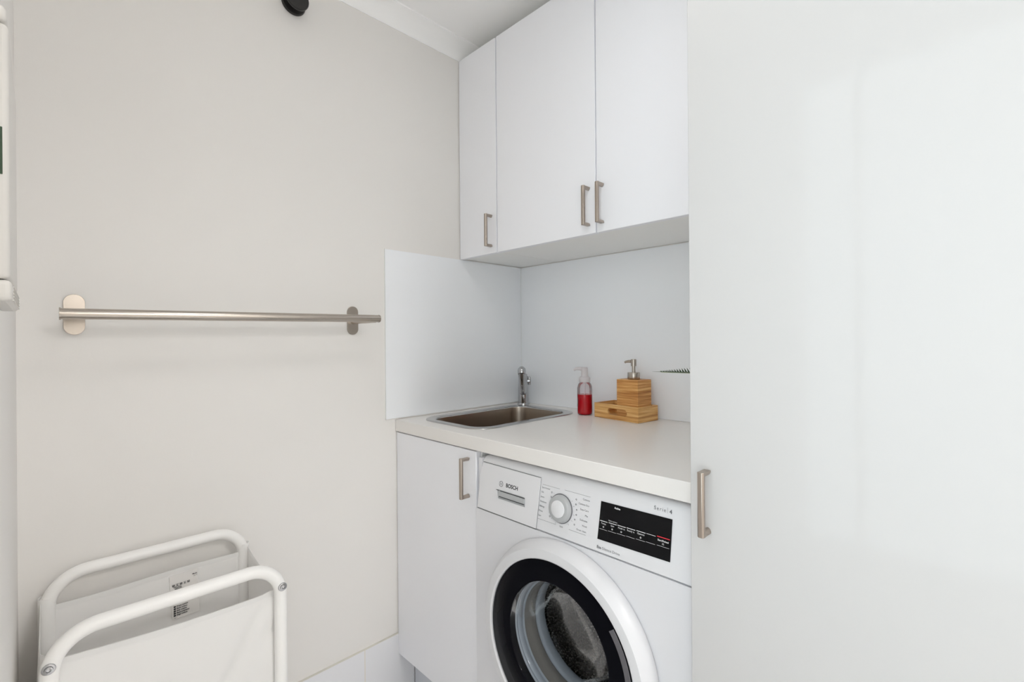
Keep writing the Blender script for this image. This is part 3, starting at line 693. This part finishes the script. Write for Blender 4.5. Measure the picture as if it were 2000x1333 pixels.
# cotton bag: four walls and a base, subdivided with soft folds
def wob(u, v, s): return math.sin(u*s*1.7 + v*2.3 + s) * math.sin(v*s*.9 + 1.3*s)
def cloth(bm, f, nu, nv):
    g = [[bm.verts.new(f(i/nu, j/nv)) for j in range(nv+1)] for i in range(nu+1)]
    for i in range(nu):
        for j in range(nv): bm.faces.new((g[i][j], g[i+1][j], g[i+1][j+1], g[i][j+1]))
def sag(u, d): return d*math.sin(PI*u)
y0, y1, xb, xf, zb = .0430, .3900, .0375, .2905, .105
def frontf(u, v):
    top = .6405 - .0155*u - .004*math.sin(PI*u); z = zb + (top-zb)*v
    x = xf - .002 + .004*math.sin(PI*u)*v - .0065*math.exp(-((u*1.05 + (1-v)*.9 - 1.02)/.035)**2)*u - .005*math.exp(-((u*.8 + (1-v)*1.6 - 1.02)/.04)**2)*u + .0025*math.sin(u*23 + v*5)*(1-v)**.5*.6
    x += -.0012*math.exp(-((u-.535)/.006)**2)
    return (x, y0-.001 + (y1-y0)*u - .001, z)
def backf(u, v):
    top = .6310 - .0035*math.sin(PI*u*1.0)*math.cos(PI*u*1.5) ; z = zb + (top-zb)*v
    return (xb + .003 + .006*math.sin(PI*u)*(.4+.6*(1-v)) , y0 + (y1-y0)*u, z)
def sidef(y, s):
    def f(u, v):      # u from back to front
        top = .6500 - .022*math.sin(PI*min(1, u*1.05)) - .012*u; z = zb + (top-zb)*v
        return (.0200 + (.2800-.0200)*u, y + s*(.0085 + .010*math.sin(PI*u)*math.sin(PI*(.15+.8*v)) - .013*max(0, u-.82)/.18), z)
    return f
bag = None
for nm, f, lab in (('front_panel', frontf, None), ('back_panel', backf, None), ('side_panel', sidef(.3935, 1), None), ('side_panel', sidef(.0405, -1), None)):
    bm = B(); cloth(bm, f, 48, 40); o = obj(nm, bm, M_fab, t, smooth=180, recalc=False)
    so = o.modifiers.new('solid', 'SOLIDIFY'); so.thickness = .0009; so.offset = 0
# hems
def hem(nm, f, r=.0016):
    bm = B(); pts = [Vector(f(i/40, 1.0)) for i in range(41)]
    k = len(pts); w_ = .0085; rings = []
    for i, p in enumerate(pts):
        q = Vector(f(i/40, .984)); rings.append([bm.verts.new(p + Vector((.0013, .0, .001))), bm.verts.new(p + Vector((-.0013, 0, .001))), bm.verts.new(q + Vector((-.0013, 0, 0))), bm.verts.new(q + Vector((.0013, 0, 0)))])
    for a, b in zip(rings, rings[1:]):
        for j in range(4): bm.faces.new((a[j], a[(j+1) % 4], b[(j+1) % 4], b[j]))
    bm.faces.new(rings[0]); bm.faces.new(rings[-1]); obj(nm, bm, M_fab, t, smooth=60)
hem('hem', frontf); hem('hem', backf)
# sleeves wrapping the back legs
for y in (.0410, .3935):
    bm = B(); lathe(bm, (.035, y, .105), (0, 0, 1), [(.0140, 0), (.0142, .25), (.0138, .50), (.0134, .545)], 20, cap0=False, cap1=False); obj('sleeve', bm, M_fab, t, smooth=60)
obj('bag_base', bx(.042, .286, .045, .389, .104, .107), M_fab, t, smooth=0)
# care label sewn on the inside of the back panel
bm = B(); q = [(.0450, .2400, .6210), (.0450, .2945, .6240), (.0475, .2985, .5235), (.0475, .2445, .5225)]
vs = [bm.verts.new(p) for p in q] + [bm.verts.new((p[0]-.0006, p[1], p[2])) for p in q]
for f_ in ((0, 1, 2, 3), (7, 6, 5, 4), (0, 4, 5, 1), (1, 5, 6, 2), (2, 6, 7, 3), (3, 7, 4, 0)): bm.faces.new([vs[i] for i in f_])
lb = obj('care_label', bm, M_paper, t, smooth=0, label='white care label with black print')
lx = Vector((0, 1, .035)).normalized(); ly = Vector((-.0025, -.004, 1)).normalized(); LO = Vector((.0480, .2430, .6170))
def LP(a, b): return LO + lx*a + ly*b + Vector((.0004, 0, 0))
bm = B()
def lq(a0, a1, b0, b1): bm.faces.new([bm.verts.new(LP(*q)) for q in ((a0, b0), (a1, b0), (a1, b1), (a0, b1))])
def sym(a, b, k):
    s = .0046; th = .0010
    lq(a, a+s, b, b+th); lq(a, a+s, b+s-th, b+s)
    if k % 2 == 0: lq(a, a+th, b, b+s); lq(a+s-th, a+s, b, b+s)
    lq(a+.0012, a+.0030, b+.0012, b+.0028)
for i in range(5): sym(.002+i*.0072, -.0195, i); sym(.0025+i*.0072, -.0345, i+1)
for i in range(5): text(bm, ['100% cotton', 'wash at 60', 'hang to dry', 'do not bleach'][i % 4], .0030, LP(.0035 + (.003 if i else 0), -.0225-i*.0024), lx, ly, bold=.0001)
text(bm, 'Made', .0042, LP(.0500, -.0050), lx, ly, 'RIGHT', bold=.0001); text(bm, 'size M', .0028, LP(.0500, -.0090), lx, ly, 'RIGHT')
obj('care_symbols', bm, M_ink, lb, smooth=0, recalc=False, label='black care symbols')
bm = B()
for i in range(5):
    bm.faces.new([bm.verts.new(LP(.0060+.0022*math.cos(2*PI*j/12), -.066-i*.0050+.0022*math.sin(2*PI*j/12))) for j in range(12)])
    text(bm, ['Front cotton', 'Back cotton', 'Side cotton', 'Base polyester', 'Edge cotton'][i], .0042, LP(.0095, -.0673-i*.0050), lx, ly, bold=.00018)
text(bm, 'No 1', .0030, LP(.0045, -.0925), lx, ly)
obj('material_list', bm, M_ink, lb, smooth=0, recalc=False, label='bulleted black text')

# ------------------------------------------------------------------ white plastic unit on the front wall (left edge of the view)
t = thing('wall_unit', 'off-white plastic wall-mounted unit with capped ends at the left edge', 'wall unit', (.68, 0, 1.2))
UX0, UX1, UY = .585, .772, .0155
bm = B(); box(bm, UX0, UX1, 0.0005, UY, 1.2125, 1.4320); obj('housing', bm, M_plastic, t, bevel=.004, seg=3)
bm = B(); box(bm, UX0-.003, UX1+.001, .0005, UY+.001, 1.1930, 1.2115); box_v = None; bc = obj('end_cap', bm, M_plastic, t, bevel=.004, seg=3)
bm = B()
for k in range(5): box(bm, UX0-.0036, UX1-.030, .0005, UY+.0016, 1.1955+k*.003, 1.1965+k*.003)
obj('ribs', bm, M_plastic, bc, smooth=0)
bm = B(); box(bm, UX0+.01, UX1+.0005, .0005, UY-.001, 1.4330, 1.4480); obj('end_cap', bm, M_plastic, t, bevel=.005, seg=3)
bm = B(); box(bm, UX1, UX1+.0008, .0010, UY-.004, 1.3015, 1.3420); obj('inset_panel', bm, M_green, t, bevel=.0003, label='dark inset panel')

# ------------------------------------------------------------------ fill lamp added on the ceiling (unseen, above and behind the view)
t = thing('added_fill_lamp', 'added round opal fill lamp on the ceiling, unseen above the view', 'lamp', (.92, .52, ZC))
bm = B(); lathe(bm, (.80, .68, ZC), (0, 0, -1), [(.155, 0), (.155, .020), (.145, .022)], 40); obj('fill_lamp_base', bm, M_frame, t, smooth=40)
bm = B(); lathe(bm, (.80, .68, ZC-.022), (0, 0, -1), [(.145, 0), (.144, .020), (.135, .0305), (0, .034)], 40); obj('diffuser', bm, M_fill_lamp, t, smooth=60)
